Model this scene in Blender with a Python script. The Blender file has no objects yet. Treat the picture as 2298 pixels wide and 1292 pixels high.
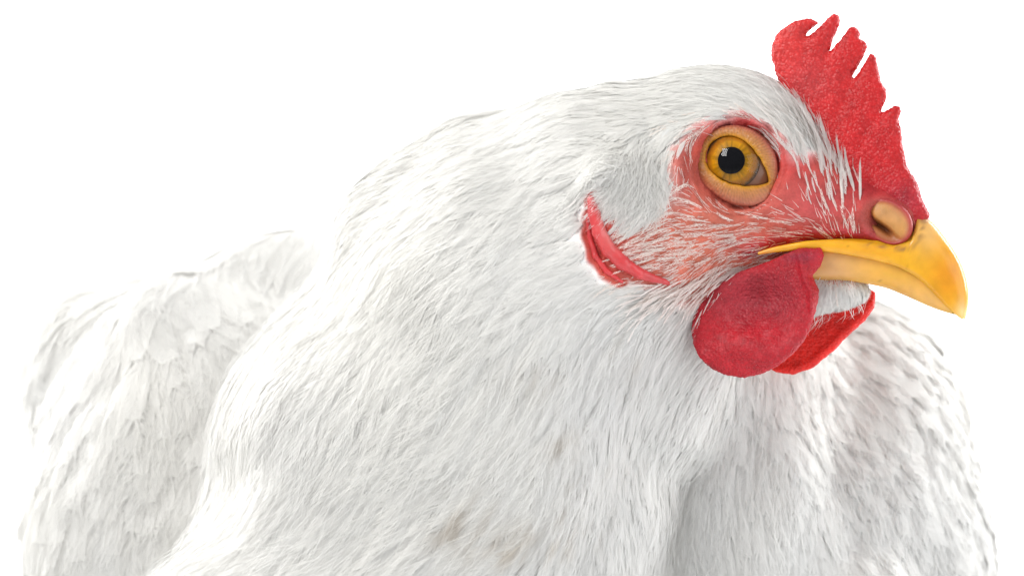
import bpy, bmesh, math, random
import numpy as np
from mathutils import Vector, Matrix

random.seed(4)
RS = np.random.RandomState(7)
scene = bpy.context.scene
C = scene.collection
# one Blender unit is 0.77 cm: 100 pixels of the photograph at the distance of the hen's head
scene.unit_settings.system = 'METRIC'
scene.unit_settings.scale_length = 0.0077
D = 70.0

# ------------------------------------------------------------------ camera
cd = bpy.data.cameras.new('camera')
cam = bpy.data.objects.new('camera', cd); C.objects.link(cam)
cam.location = (0, -D, 0); cam.rotation_euler = (math.radians(90), 0, 0)
cd.sensor_width = 36; cd.lens = 36 * D / 22.98
cd.clip_start = 0.5; cd.clip_end = 600
cd.dof.use_dof = True; cd.dof.focus_distance = D - 1.2; cd.dof.aperture_fstop = 0.13
scene.camera = cam
scene.view_settings.view_transform = 'Standard'
scene.view_settings.look = 'None'
scene.view_settings.exposure = 0.0
scene.view_settings.gamma = 1.0
scene.cycles.max_bounces = 10
scene.cycles.diffuse_bounces = 6
scene.cycles.transparent_max_bounces = 12
scene.cycles.caustics_reflective = False
scene.cycles.caustics_refractive = False

# ------------------------------------------------------------------ world: the white studio room
w = bpy.data.worlds.new('World'); scene.world = w; w.use_nodes = True
bg = w.node_tree.nodes['Background']
bg.inputs[0].default_value = (0.96, 0.98, 1.0, 1); bg.inputs[1].default_value = 0.55

def area(name, loc, target, sx, sy, power, col=(1, 1, 1)):
    ld = bpy.data.lights.new(name, 'AREA'); ld.shape = 'RECTANGLE'
    ld.size = sx; ld.size_y = sy; ld.energy = power; ld.color = col
    o = bpy.data.objects.new(name, ld); C.objects.link(o)
    o.location = loc
    d = Vector(target) - Vector(loc)
    o.rotation_euler = d.to_track_quat('-Z', 'Y').to_euler()
    return o
area('key_softbox', (-27, -30, 34), (2, 0, 0), 16, 22, 24000, (1.0, 0.985, 0.96))
area('fill_softbox', (46, -24, 4), (6, 4, -3), 46, 46, 13500, (0.97, 0.98, 1.0))
area('backdrop_softbox', (-42, 22, 22), (6, 60, -2), 24, 40, 52000)
area('backdrop_softbox', (42, 22, 22), (-6, 60, -2), 24, 40, 52000)

# ------------------------------------------------------------------ frames
def unit(a): return a / np.maximum(np.linalg.norm(a, axis=-1, keepdims=True), 1e-9)
def W(px, py, Y=0.0):
    s = (Y + D) / D
    return np.array([(px - 1149) / 100 * s, Y, (646 - py) / 100 * s])
def topx(p):
    s = D / (p[..., 1] + D)
    return p[..., 0] * s * 100 + 1149, 646 - p[..., 2] * s * 100
TH = math.radians(20)
F = np.array([math.cos(TH), -math.sin(TH), 0]); Lt = np.array([-math.sin(TH), -math.cos(TH), 0]); U = np.array([0, 0, 1.])
H0 = W(1700, 450, 0)
CAMP = np.array([0, -D, 0.])
def hl(px, py, b=0.0):
    """head coordinates (forward, towards the near cheek, up) of the point seen at px,py on the plane at lateral b"""
    r = W(px, py, 0) - CAMP
    t = (b - np.dot(CAMP - H0, Lt)) / np.dot(r, Lt)
    q = CAMP + t * r - H0
    return np.array([np.dot(q, F), b, np.dot(q, U)])
def h2w(q):
    q = np.asarray(q, float)
    return H0 + q[..., 0:1] * F + q[..., 1:2] * Lt + q[..., 2:3] * U
def w2h(p):
    q = p - H0
    return np.stack([q @ F, q @ Lt, q @ U], -1)
def hw(px, py, b=0.0):
    return h2w(hl(px, py, b)[None])[0]

# ------------------------------------------------------------------ numpy noise
def hsh(i, j, k, s=0):
    h = (i.astype(np.int64) * 374761393 + j.astype(np.int64) * 668265263 + k.astype(np.int64) * 2147483647 + s * 974634777) & 0xffffffff
    h = ((h ^ (h >> 13)) * 1274126177) & 0xffffffff
    h = ((h ^ (h >> 16)) * 2246822519) & 0xffffffff
    return ((h ^ (h >> 15)) & 0xffffff) / float(0xffffff)
def vnoise(p, sc=1.0, seed=0):
    q = p * sc; i = np.floor(q).astype(np.int64); f = q - i; f = f * f * (3 - 2 * f)
    r = 0
    for a in (0, 1):
        for b in (0, 1):
            for c in (0, 1):
                wgt = (f[..., 0] if a else 1 - f[..., 0]) * (f[..., 1] if b else 1 - f[..., 1]) * (f[..., 2] if c else 1 - f[..., 2])
                r = r + wgt * hsh(i[..., 0] + a, i[..., 1] + b, i[..., 2] + c, seed)
    return r * 2 - 1
def fbm(p, sc, seed=0, o=3):
    return sum(vnoise(p, sc * 2 ** k, seed + k) * 0.5 ** k for k in range(o))
def worley(p, sc, seed=0):
    q = p * sc; i = np.floor(q).astype(np.int64); best = np.full(p.shape[:-1], 9.)
    for a in (-1, 0, 1):
        for b in (-1, 0, 1):
            for c in (-1, 0, 1):
                I = i + np.array([a, b, c])
                o = np.stack([hsh(I[..., 0], I[..., 1], I[..., 2], seed + s) for s in (1, 2, 3)], -1)
                d = ((I + o - q) ** 2).sum(-1)
                best = np.minimum(best, d)
    return np.sqrt(best)

# ------------------------------------------------------------------ signed distance tools
def smin(a, b, k):
    h = np.clip(0.5 + 0.5 * (b - a) / k, 0, 1)
    return b * (1 - h) + a * h - k * h * (1 - h)
def ell(p, c, r):
    r = np.array(r, float); q = p - c
    k0 = np.linalg.norm(q / r, axis=-1); k1 = np.linalg.norm(q / (r * r), axis=-1)
    return k0 * (k0 - 1) / np.maximum(k1, 1e-6)
def cone(p, a, b, ra, rb):
    ba = b - a; t = np.clip(((p - a) @ ba) / (ba @ ba), 0, 1)
    return np.linalg.norm(p - a - t[..., None] * ba, axis=-1) - (ra + (rb - ra) * t)
def poly2(x, z, P):
    """signed distance to a polygon, negative inside"""
    P = np.asarray(P, float); n = len(P)
    d = np.full(x.shape, 1e9); s = np.zeros(x.shape, bool)
    for i in range(n):
        ax, az = P[i]; bx, bz = P[(i + 1) % n]
        ex, ez = bx - ax, bz - az
        wx, wz = x - ax, z - az
        t = np.clip((wx * ex + wz * ez) / (ex * ex + ez * ez + 1e-12), 0, 1)
        d = np.minimum(d, (wx - ex * t) ** 2 + (wz - ez * t) ** 2)
        c = ((az > z) != (bz > z)) & (x < (bx - ax) * (z - az) / (bz - az + 1e-12) + ax)
        s ^= c
    return np.where(s, -1, 1) * np.sqrt(d)
class PolyGrid:
    """the same distance, looked up from a fine table"""
    def __init__(s, P, m=.7, h=.0125, dist=None):
        P = np.asarray(P, float); s.lo = P.min(0) - m; s.h = h
        n = np.ceil((P.max(0) + m - s.lo) / h).astype(int) + 1; s.n = n
        X, Z = np.meshgrid(s.lo[0] + h * np.arange(n[0]), s.lo[1] + h * np.arange(n[1]), indexing='ij')
        s.v = (dist or poly2)(X, Z, P)
    def __call__(s, x, z):
        a = np.clip((x - s.lo[0]) / s.h, 0, s.n[0] - 1.001); b = np.clip((z - s.lo[1]) / s.h, 0, s.n[1] - 1.001)
        i = a.astype(int); j = b.astype(int); a = a - i; b = b - j; v = s.v
        return (v[i, j] * (1 - a) + v[i + 1, j] * a) * (1 - b) + (v[i, j + 1] * (1 - a) + v[i + 1, j + 1] * a) * b
def surfnet(f, lo, hi, h, newton=2):
    lo = np.array(lo, float); n = np.ceil((np.array(hi) - lo) / h).astype(int) + 1
    ax = [lo[i] + h * np.arange(n[i]) for i in range(3)]
    V = np.empty(tuple(n), np.float32)
    Yg, Zg = np.meshgrid(ax[1], ax[2], indexing='ij')
    for i0 in range(0, n[0], 16):
        xs = ax[0][i0:i0 + 16]
        P = np.empty((len(xs),) + Yg.shape + (3,)); P[..., 0] = xs[:, None, None]; P[..., 1] = Yg; P[..., 2] = Zg
        V[i0:i0 + 16] = f(P)
    S = V < 0
    m = tuple(n - 1)
    cnt = np.zeros(m, np.float32); acc = np.zeros(m + (3,), np.float32)
    cor = [(a, b, c) for a in (0, 1) for b in (0, 1) for c in (0, 1)]
    sl = lambda A, o: A[o[0]:o[0] + m[0], o[1]:o[1] + m[1], o[2]:o[2] + m[2]]
    for o in cor:
        for d in range(3):
            if o[d]: continue
            e = list(o); e[d] = 1
            A, B = sl(V, o), sl(V, e); x = sl(S, o) != sl(S, e)
            t = np.where(x, A / np.where(x, A - B, 1), 0)
            cnt += x
            for k in range(3):
                acc[..., k] += x * (o[k] + (t if k == d else 0))
    act = cnt > 0
    idx = np.full(m, -1, np.int64); idx[act] = np.arange(act.sum())
    cell = np.argwhere(act)
    v = lo + h * (cell + acc[act] / cnt[act][:, None])
    quads = []
    for d in range(3):
        u, w_ = (d + 1) % 3, (d + 2) % 3
        sA = [slice(1, n[k] - 1) for k in range(3)]; sB = list(sA)
        sA[d] = slice(0, n[d] - 1); sB[d] = slice(1, n[d])
        SA, SB = S[tuple(sA)], S[tuple(sB)]
        for flip in (0, 1):
            e = np.argwhere(SA & ~SB if not flip else ~SA & SB)
            if not len(e): continue
            base = e + np.array([0 if k == d else 1 for k in range(3)])
            def cid(du, dw):
                q = base.copy(); q[:, u] -= du; q[:, w_] -= dw
                return idx[q[:, 0], q[:, 1], q[:, 2]]
            Q = np.stack([cid(1, 1), cid(0, 1), cid(0, 0), cid(1, 0)], -1)
            if flip: Q = Q[:, ::-1]
            quads.append(Q)
    q = np.concatenate(quads)
    v = newt(f, v, newton, h)
    return v, q
def grad(f, v, e=0.01):
    g = np.stack([f(v + np.eye(3)[k] * e) - f(v - np.eye(3)[k] * e) for k in range(3)], -1)
    return g / np.maximum(np.linalg.norm(g, axis=-1, keepdims=True), 1e-9)
def newt(f, v, it=1, cap=1.0):
    for _ in range(it):
        e = .01
        g = np.stack([f(v + np.eye(3)[k] * e) - f(v - np.eye(3)[k] * e) for k in range(3)], -1) / (2 * e)
        m = np.clip(np.linalg.norm(g, axis=-1), .35, 3)
        v = v - g / m[:, None] ** 2 * np.clip(f(v), -cap, cap)[:, None]
    return v

# ------------------------------------------------------------------ mesh tools
def mesh_np(name, v, q, cols=None, nrm=None, smooth=True):
    """v (N,3); q (M,k) faces of one size or list of arrays"""
    me = bpy.data.meshes.new(name)
    qs = q if isinstance(q, list) else [q]
    li = np.concatenate([a.reshape(-1) for a in qs]).astype(np.int32)
    tot = np.concatenate([np.full(len(a), a.shape[1], np.int32) for a in qs])
    st = np.concatenate([[0], np.cumsum(tot)[:-1]]).astype(np.int32)
    me.vertices.add(len(v)); me.vertices.foreach_set('co', np.asarray(v, np.float32).ravel())
    me.loops.add(len(li)); me.loops.foreach_set('vertex_index', li)
    me.polygons.add(len(tot)); me.polygons.foreach_set('loop_start', st); me.polygons.foreach_set('loop_total', tot)
    if smooth: me.polygons.foreach_set('use_smooth', np.ones(len(tot), bool))
    me.update(); me.validate()
    if cols is not None: setcol(me, cols)
    if nrm is not None:
        a = me.attributes.new('lay', 'FLOAT_VECTOR', 'POINT'); a.data.foreach_set('vector', np.asarray(nrm, np.float32).ravel())
    return me
def setcol(me, cols):
    a = me.attributes.new('tint', 'FLOAT_COLOR', 'POINT')
    c = np.ones((len(me.vertices), 4), np.float32); c[:, :3] = cols
    a.data.foreach_set('color', c.ravel())
def obj(name, me, mat, parent=None):
    o = bpy.data.objects.new(name, me); C.objects.link(o)
    if mat: me.materials.append(mat)
    if parent:
        o.parent = parent
    return o

# ------------------------------------------------------------------ materials
class M:
    def __init__(s, name):
        s.m = bpy.data.materials.new(name); s.m.use_nodes = True
        s.t = s.m.node_tree; s.n = s.t.nodes; s.out = s.n['Material Output']; s.p = s.n['Principled BSDF']
    def add(s, typ, **kw):
        n = s.n.new(typ)
        for k, v in kw.items():
            if hasattr(n, k): setattr(n, k, v)
            else: n.inputs[k.replace('_', ' ')].default_value = v
        return n
    def l(s, a, b): s.t.links.new(a, b)
def skin_mat(name, rough=0.5, sss=0.25, sssr=0.12, bump=0.3, bscale=14, bdist=0.03, col=None, kind='voronoi', mottled=0.25, spec=0.4, coat=0.0):
    k = M(name); p = k.p
    geo = k.add('ShaderNodeNewGeometry')
    if col is None:
        a = k.add('ShaderNodeAttribute', attribute_name='tint'); csock = a.outputs['Color']
    else:
        a = k.add('ShaderNodeRGB'); a.outputs[0].default_value = (*col, 1); csock = a.outputs[0]
    nz = k.add('ShaderNodeTexNoise', Scale=2.2, Detail=6.0, Roughness=0.65)
    k.l(geo.outputs['Position'], nz.inputs['Vector'])
    mr = k.add('ShaderNodeMapRange'); mr.inputs['From Min'].default_value = 0.3; mr.inputs['From Max'].default_value = 0.7
    mr.inputs['To Min'].default_value = 1 - mottled; mr.inputs['To Max'].default_value = 1 + mottled
    k.l(nz.outputs['Fac'], mr.inputs['Value'])
    mx = k.add('ShaderNodeVectorMath', operation='MULTIPLY'); k.l(csock, mx.inputs[0])
    k.l(mr.outputs['Result'], mx.inputs[1])
    k.l(mx.outputs[0], p.inputs['Base Color'])
    if kind == 'voronoi':
        vo = k.add('ShaderNodeTexVoronoi', Scale=float(bscale)); vo.inputs['Randomness'].default_value = 0.9
        k.l(geo.outputs['Position'], vo.inputs['Vector'])
        inv = k.add('ShaderNodeMath', operation='MULTIPLY'); inv.inputs[1].default_value = -1.0
        k.l(vo.outputs['Distance'], inv.inputs[0]); h = inv.outputs[0]
    else:
        vo = k.add('ShaderNodeTexNoise', Scale=float(bscale), Detail=4.0); k.l(geo.outputs['Position'], vo.inputs['Vector']); h = vo.outputs['Fac']
    bm = k.add('ShaderNodeBump', Strength=bump, Distance=bdist); k.l(h, bm.inputs['Height'])
    k.l(bm.outputs['Normal'], p.inputs['Normal'])
    p.inputs['Roughness'].default_value = rough
    p.inputs['Specular IOR Level'].default_value = spec
    p.inputs['Subsurface Weight'].default_value = sss
    p.inputs['Subsurface Scale'].default_value = sssr
    p.inputs['Subsurface Radius'].default_value = (1.0, 0.35, 0.25)
    p.inputs['Coat Weight'].default_value = coat
    return k.m
def feather_mat(name, lay=1.0, transl=0.52):
    k = M(name); k.n.remove(k.p)
    a = k.add('ShaderNodeAttribute', attribute_name='tint')
    n = k.add('ShaderNodeAttribute', attribute_name='lay')
    geo = k.add('ShaderNodeNewGeometry')
    m = k.add('ShaderNodeMix', data_type='VECTOR'); m.inputs['Factor'].default_value = lay
    k.l(geo.outputs['Normal'], m.inputs[4]); k.l(n.outputs['Vector'], m.inputs[5])
    nm = k.add('ShaderNodeVectorMath', operation='NORMALIZE'); k.l(m.outputs[1], nm.inputs[0])
    d = k.add('ShaderNodeBsdfDiffuse'); k.l(a.outputs['Color'], d.inputs['Color']); k.l(nm.outputs[0], d.inputs['Normal'])
    t = k.add('ShaderNodeBsdfTranslucent'); k.l(a.outputs['Color'], t.inputs['Color'])
    mx = k.add('ShaderNodeMixShader'); mx.inputs[0].default_value = transl
    k.l(d.outputs[0], mx.inputs[1]); k.l(t.outputs[0], mx.inputs[2])
    g = k.add('ShaderNodeBsdfGlossy'); g.inputs['Roughness'].default_value = 0.45; k.l(nm.outputs[0], g.inputs['Normal'])
    m2 = k.add('ShaderNodeMixShader'); m2.inputs[0].default_value = 0.04
    k.l(mx.outputs[0], m2.inputs[1]); k.l(g.outputs[0], m2.inputs[2])
    k.l(m2.outputs[0], k.out.inputs[0])
    return k.m

m_skin = skin_mat('face_skin', rough=0.5, sss=0.12, bump=0.6, bscale=17, bdist=0.03, mottled=0.3, spec=0.22)
m_comb = skin_mat('comb_flesh', rough=0.42, sss=0.3, sssr=0.15, bump=0.5, bscale=17, bdist=0.035, mottled=0.18, spec=0.3)
m_watt = skin_mat('wattle_flesh', rough=0.5, sss=0.2, sssr=0.12, bump=0.9, bscale=17, bdist=0.03, mottled=0.22, spec=0.3)
m_lid = skin_mat('eyelid_skin', rough=0.42, sss=0.15, bump=0.3, bscale=30, bdist=0.015, mottled=0.1)
m_beak = skin_mat('beak_horn', rough=0.27, sss=0.35, sssr=0.25, bump=0.12, bscale=6, bdist=0.03, kind='noise', mottled=0.08, spec=0.5)
m_lobe = skin_mat('lobe_skin', rough=0.3, sss=0.3, bump=0.15, bscale=12, bdist=0.02, kind='noise', mottled=0.15, spec=0.5)
m_feather = feather_mat('white_feather')
m_bristle = feather_mat('bristle_feather', lay=0.4, transl=0.35)

# ------------------------------------------------------------------ backdrop
def backdrop():
    prof = [(-95, -19)]
    R = 26
    for i in range(25):
        a = math.pi / 2 * i / 24
        prof.append((64 - R + R * math.sin(a), -19 + R - R * math.cos(a)))
    prof.append((64, 90))
    v = []; f = []
    for i, (y, z) in enumerate(prof):
        for j in range(9): v.append((-130 + 260 * j / 8, y, z))
    n = 9
    for i in range(len(prof) - 1):
        for j in range(8): f.append((i * n + j, i * n + j + 1, (i + 1) * n + j + 1, (i + 1) * n + j))
    me = mesh_np('backdrop', np.array(v), np.array(f))
    k = M('white_paper'); k.p.inputs['Base Color'].default_value = (0.88, 0.89, 0.9, 1); k.p.inputs['Roughness'].default_value = 0.9
    k.p.inputs['Specular IOR Level'].default_value = 0.1
    nz = k.add('ShaderNodeTexNoise', Scale=3.0, Detail=4.0); bm = k.add('ShaderNodeBump', Strength=0.05, Distance=0.02)
    k.l(nz.outputs['Fac'], bm.inputs['Height']); k.l(bm.outputs['Normal'], k.p.inputs['Normal'])
    o = obj('backdrop', me, k.m); o['kind'] = 'structure'
backdrop()

# ------------------------------------------------------------------ the hen
hen = bpy.data.objects.new('hen', None); C.objects.link(hen)
hen.location = (0, 4, -19)
hen['label'] = 'white hen with red comb, wattles and yellow beak, head turned right against a white backdrop'
hen['category'] = 'hen'
HINV = Matrix.Translation((0, -4, 19))
def part(name, me, mat, parent=None):
    me.transform(HINV)
    if 'lay' in me.attributes: pass
    return obj(name, me, mat, parent or hen)

EYE_L = hl(1650, 368, 1.57)
EYE = h2w(EYE_L[None])[0]
EAX = CAMP - EYE; EAX /= np.linalg.norm(EAX)
EAX = EAX * 0.97 + np.array([-0.06, 0, 0.06]); EAX /= np.linalg.norm(EAX)
ER = 0.98
ECEN = EYE - EAX * 0.86
EYEQ1 = np.cross(EAX, [0, 0, 1.]); EYEQ1 = -EYEQ1 / np.linalg.norm(EYEQ1)   # image right
if EYEQ1[0] < 0: EYEQ1 = -EYEQ1
EYEQ2 = np.cross(EYEQ1, EAX); EYEQ2 = EYEQ2 if EYEQ2[2] > 0 else -EYEQ2
NOS = hl(1992, 497, 0.62)

HEAD = dict(
    skull=(hl(1610, 372), (2.45, 1.62, 2.22)),
    m0=hl(1765, 425), m1=hl(2000, 505),
    j0=hl(1560, 560), j1=hl(1800, 600))
def waves(p):
    u = p[..., 0] * .5 + p[..., 2] * .85; v = p[..., 0] * .85 - p[..., 2] * .5
    e = np.clip((p[..., 0] - 3.5) / 2, 0, 1)
    u = u * (1 - e) + p[..., 2] * e; v = v * (1 - e) + p[..., 0] * e
    return .24 * vnoise(np.stack([u * .42, v * .95, p[..., 1] * .5], -1), 1, 90) + .06 * vnoise(np.stack([u * .9, v * 2.6, p[..., 1]], -1), 1, 91)
def body_base(p):
    d = body_form(p)
    q = w2h(p)
    return d - waves(p) * np.clip((-q[..., 0] - 1.2 + np.clip(-q[..., 2] - 2.2, 0, 9)) / 2.5, 0, 1)
def body_form(p):
    """smooth form of head, neck and trunk"""
    d = cone(p, W(1540, 400, .5), W(1370, 505, .8), 2.2, 3.05)
    d = smin(d, cone(p, W(1370, 505, .8), W(1130, 745, 1.4), 3.05, 4.2), .5)
    d = smin(d, cone(p, W(1130, 745, 1.4), W(985, 1050, 2.2), 4.15, 5.1), .5)
    d = smin(d, cone(p, W(985, 1050, 2.2), W(950, 1500, 3), 5.1, 5.6), .5)
    d = smin(d, cone(p, W(1600, 600, .6), W(1420, 900, 1.2), 1.0, 1.9), 1.0)
    d = smin(d, ell(p, W(1185, 660, 2.0), (4.12, 3.1, 4.15)), 1.1)
    # near breast fold
    d = smin(d, cone(p, W(620, 1520, 0), W(1120, 1190, .4), 3.6, 2.3), 1.5)
    d = smin(d, cone(p, W(1100, 1500, -.2), W(1330, 1150, .6), 2.6, 1.7), .6)
    # far breast
    r = ell(p, W(1780, 1290, 6.5), (4.85, 4.2, 6.3))
    r = smin(r, ell(p, W(1880, 950, 6.5), (2.95, 2.6, 3.1)), 1.0)
    r = smin(r, ell(p, W(1660, 860, 4.2), (2.1, 2.4, 2.9)), .9)
    r = smin(r, ell(p, W(1660, 1210, 3.2), (2.5, 2.1, 3.4)), .8)
    r = smin(r, ell(p, W(1900, 1390, 3.6), (2.0, 2.0, 2.0)), .3)
    d = smin(d, r, .25 + .9 * np.clip((p[..., 2] + 4.5) / 2, 0, 1))
    # wing and back
    l = ell(p, W(480, 1230, 8), (4.7, 4, 6.6))
    l = smin(l, ell(p, W(330, 880, 8.4), (2.95, 2.5, 2.9)), 1.0)
    l = smin(l, ell(p, W(590, 770, 9.5), (2.3, 2.1, 2.45)), .7)
    l = smin(l, ell(p, W(690, 730, 9.5), (2.2, 2, 2.3)), .6)
    d = smin(d, l, .25)
    d = smin(d, ell(p, W(1100, 1500, 9), (8.5, 7, 6.2)), 1.0)
    # head
    q = w2h(p)
    h = ell(q, *HEAD['skull'])
    h = smin(h, cone(q * np.array([1, 1.0, 1]), HEAD['m0'], HEAD['m1'], 1.30, .60), .8)
    h = smin(h, cone(q, HEAD['j0'], HEAD['j1'], .95, .55), .7)
    h = smin(h, ell(q, hl(1800, 650, -.05), (1.5, .62, .5)), .35)
    h = smin(h, ell(q, hl(1720, 690, -.1), (1.0, .45, .6)), .4)
    d = smin(d, h, .6)
    return d
def pline(x, z, P):
    d = np.full(x.shape, 1e9)
    for i in range(len(P) - 1):
        ax, az = P[i]; bx, bz = P[i + 1]; ex, ez = bx - ax, bz - az
        t = np.clip(((x - ax) * ex + (z - az) * ez) / (ex * ex + ez * ez), 0, 1)
        d = np.minimum(d, np.hypot(x - ax - ex * t, z - az - ez * t))
    return d
LIP = [(lambda t: (t[0], t[2]))(hl(x, y, 1.0)) for x, y in [(1685, 562), (1734, 542), (1806, 526), (1873, 522), (1940, 530)]]
def head_detail(p):
    q = w2h(p)
    x = q[..., 0]; z = q[..., 2]; near = q[..., 1] > 0
    o = np.zeros(p.shape[:-1])
    g = lambda c, sx, sz, rot=0: (lambda dx, dz: np.exp(-((dx * math.cos(rot) + dz * math.sin(rot)) / sx) ** 2 - ((-dx * math.sin(rot) + dz * math.cos(rot)) / sz) ** 2))(x - c[0], z - c[2])
    e = EYE_L
    qm = q.copy(); qm[..., 1] = np.abs(qm[..., 1]); r_ = h2w(qm) - EYE
    rho = np.sqrt((r_ @ EYEQ1 - .02) ** 2 + (r_ @ EYEQ2 + .03) ** 2)
    o -= 0.52 * (1 / (1 + np.exp(np.clip((rho - .93) / .035, -30, 30))))          # socket
    o -= 0.09 * np.exp(-((rho - 1.02) / .08) ** 2)             # groove round the lids
    o += 0.09 * np.exp(-((rho - 1.26) / .15) ** 2) * (0.5 + 0.5 * np.tanh((-(x - e[0]) + .2) * 2))  # ridge behind the eye
    o += 0.10 * g(hl(1760, 300, 1), .7, .22, -.7)             # brow
    o += 0.06 * g(hl(1800, 500, 1), .6, .3)                   # cheek
    o -= 0.16 * g(hl(1488, 325, 1.3), .22, .42, .3)
    o -= 0.12 * g(hl(1400, 325, 1.3), .5, .13, -.1)            # dent before the ear tuft
    o += 0.46 * g(hl(1415, 398, 1.3), .48, .40, .3)           # ear tuft
    o -= 0.14 * g(hl(1385, 520, 1.3), .18, .75, .55)
    o += 0.05 * np.exp(-(pline(x, z, LIP) / .10) ** 2)
    # nostril
    n = NOS
    dx, dz = x - n[0], z - n[2]
    a = math.radians(-38)
    u = dx * math.cos(a) + dz * math.sin(a); v = -dx * math.sin(a) + dz * math.cos(a)
    r1 = np.sqrt((u / .60) ** 2 + (v / .44) ** 2)
    o += 0.05 * np.exp(-((r1 - 1.1) / .2) ** 2)
    o -= 0.48 * (1 / (1 + np.exp(np.clip((r1 - .72) / .07, -30, 30))))
    return np.where(np.abs(q[..., 1]) > 0.1, o, 0) * np.exp(-np.clip(-q[..., 0] - 3.5, 0, 9))
def body_full(p):
    return body_base(p) - head_detail(p)

v, q = surfnet(body_base, (-12.5, -5.2, -15.5), (12.4, 16.5, 6.2), .15)
me = mesh_np('tmp', v, q)
bm = bmesh.new(); bm.from_mesh(me); bpy.data.meshes.remove(me)
def in_head(co, m):
    q0 = w2h(np.array(co)[None])[0]
    return -3.4 + m < q0[0] < 4.2 and -3.0 + m < q0[2] < 3.4 and q0[1] > -.9 + m * .5 and co[1] < 2
def in_nose(co):
    q0 = w2h(np.array(co)[None])[0] - NOS
    return abs(q0[0]) < 1.0 and abs(q0[2]) < .9 and q0[1] > -.45
for it in (0, 1, 2):
    flag = {vv.index: (in_head(vv.co, it * .15) if it < 2 else in_nose(vv.co)) for vv in bm.verts}
    ed = [e for e in bm.edges if flag[e.verts[0].index] and flag[e.verts[1].index]]
    bmesh.ops.subdivide_edges(bm, edges=ed, cuts=1, use_grid_fill=True)
    bm.verts.index_update()
me = bpy.data.meshes.new('body'); bm.to_mesh(me); bm.free()
bv = np.empty(len(me.vertices) * 3, np.float32); me.vertices.foreach_get('co', bv); bv = bv.reshape(-1, 3).astype(float)
near_head = (bv[:, 0] > 0.5) & (bv[:, 2] > -2.2) & (bv[:, 1] < 3)
bv[near_head] = newt(body_full, bv[near_head], 4, .1)
hp = bv[near_head]
gr = grad(body_full, hp)
bv[near_head] = hp + gr * (0.022 * fbm(hp * np.array([1, 1, 1.8]), 4, 3)[:, None] + 0.006 * vnoise(hp, 16, 9)[:, None]) * np.clip((np.linalg.norm(w2h(hp) - NOS, axis=1) - .4) / .4, .15, 1)[:, None]
me.vertices.foreach_set('co', bv.astype(np.float32).ravel())
me.polygons.foreach_set('use_smooth', np.ones(len(me.polygons), bool)); me.update()

def on_body(px, py, off=0.0, f=body_full):
    """point of the body seen at px,py, lifted by off"""
    r = unit(W(px, py, 0) - CAMP); t = D - 9.0
    p = CAMP + r * t
    for _ in range(60):
        d = f(p[None])[0]
        if d < .002: break
        p = p + r * d * .8
    return p + grad(f, p[None])[0] * off
LB = [(1329, 446, .09), (1335, 480, .13), (1347, 520, .15), (1368, 558, .16), (1397, 588, .155), (1430, 610, .125), (1462, 622, .09), (1495, 632, .05)]
LB2 = [(1350, 448, .05), (1374, 480, .06), (1392, 512, .065), (1410, 546, .06), (1434, 580, .04)]
LB3 = [(1320, 490, .04), (1323, 530, .055), (1336, 575, .06), (1362, 608, .06), (1395, 632, .04)]
LBP = [[(on_body(x, y, .07 if l is not LB3 else .01, body_full), r) for x, y, r in l] for l in (LB, LB3)]
def lobe_sdf(p):
    d = None
    for l in LBP:
        dd = None
        for (a, ra), (b, rb) in zip(l[:-1], l[1:]):
            c = cone(p, a, b, ra, rb); dd = c if dd is None else smin(dd, c, .05)
        d = dd if d is None else smin(d, dd, .03)
    return d + .012 * vnoise(p * np.array([1, 1, .5]), 9, 4)
# colours of the skin, by place on the head
P2 = lambda pts, b: [(lambda t: (t[0], t[2]))(hl(x, y, b)) for x, y in pts]
BARE = [(1318, 450), (1345, 428), (1385, 462), (1440, 478), (1500, 438), (1488, 350), (1530, 300), (1590, 262), (1660, 246), (1730, 278), (1790, 345), (1830, 340), (1875, 240),
           (1900, 260), (2000, 330), (2120, 480), (2120, 600), (1960, 640), (1700, 640), (1640, 665), (1560, 700), (1500, 660), (1440, 645), (1350, 610), (1318, 530)]
def cheek_px(p):
    """where a point, or its mirror image on the other cheek, stands in the photograph"""
    q = w2h(p); q[:, 1] = np.abs(q[:, 1])
    return topx(h2w(q))
def bare_amt(p):
    px, py = cheek_px(p)
    d = poly2(px / 100, -py / 100, [(x / 100, -y / 100) for x, y in BARE])
    d = d + 0.12 * vnoise(p, 2.5, 31)
    a = 1 / (1 + np.exp(np.clip(d / .09, -30, 30)))
    a = a * (p[:, 0] > 0) * (p[:, 1] < 2.0)
    m = (np.abs(p[:, 0] - 2.6) < 1.8) & (np.abs(p[:, 2] - 1.1) < 1.8) & (p[:, 1] < 1)
    if m.any() and LOBE_ON: a[m] = np.maximum(a[m], np.exp(-(np.clip(lobe_sdf(p[m]) - .03, 0, 9) / .12) ** 4))
    return a
LOBE_ON = True
WHITE = np.array([.915, .91, .893])
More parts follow.
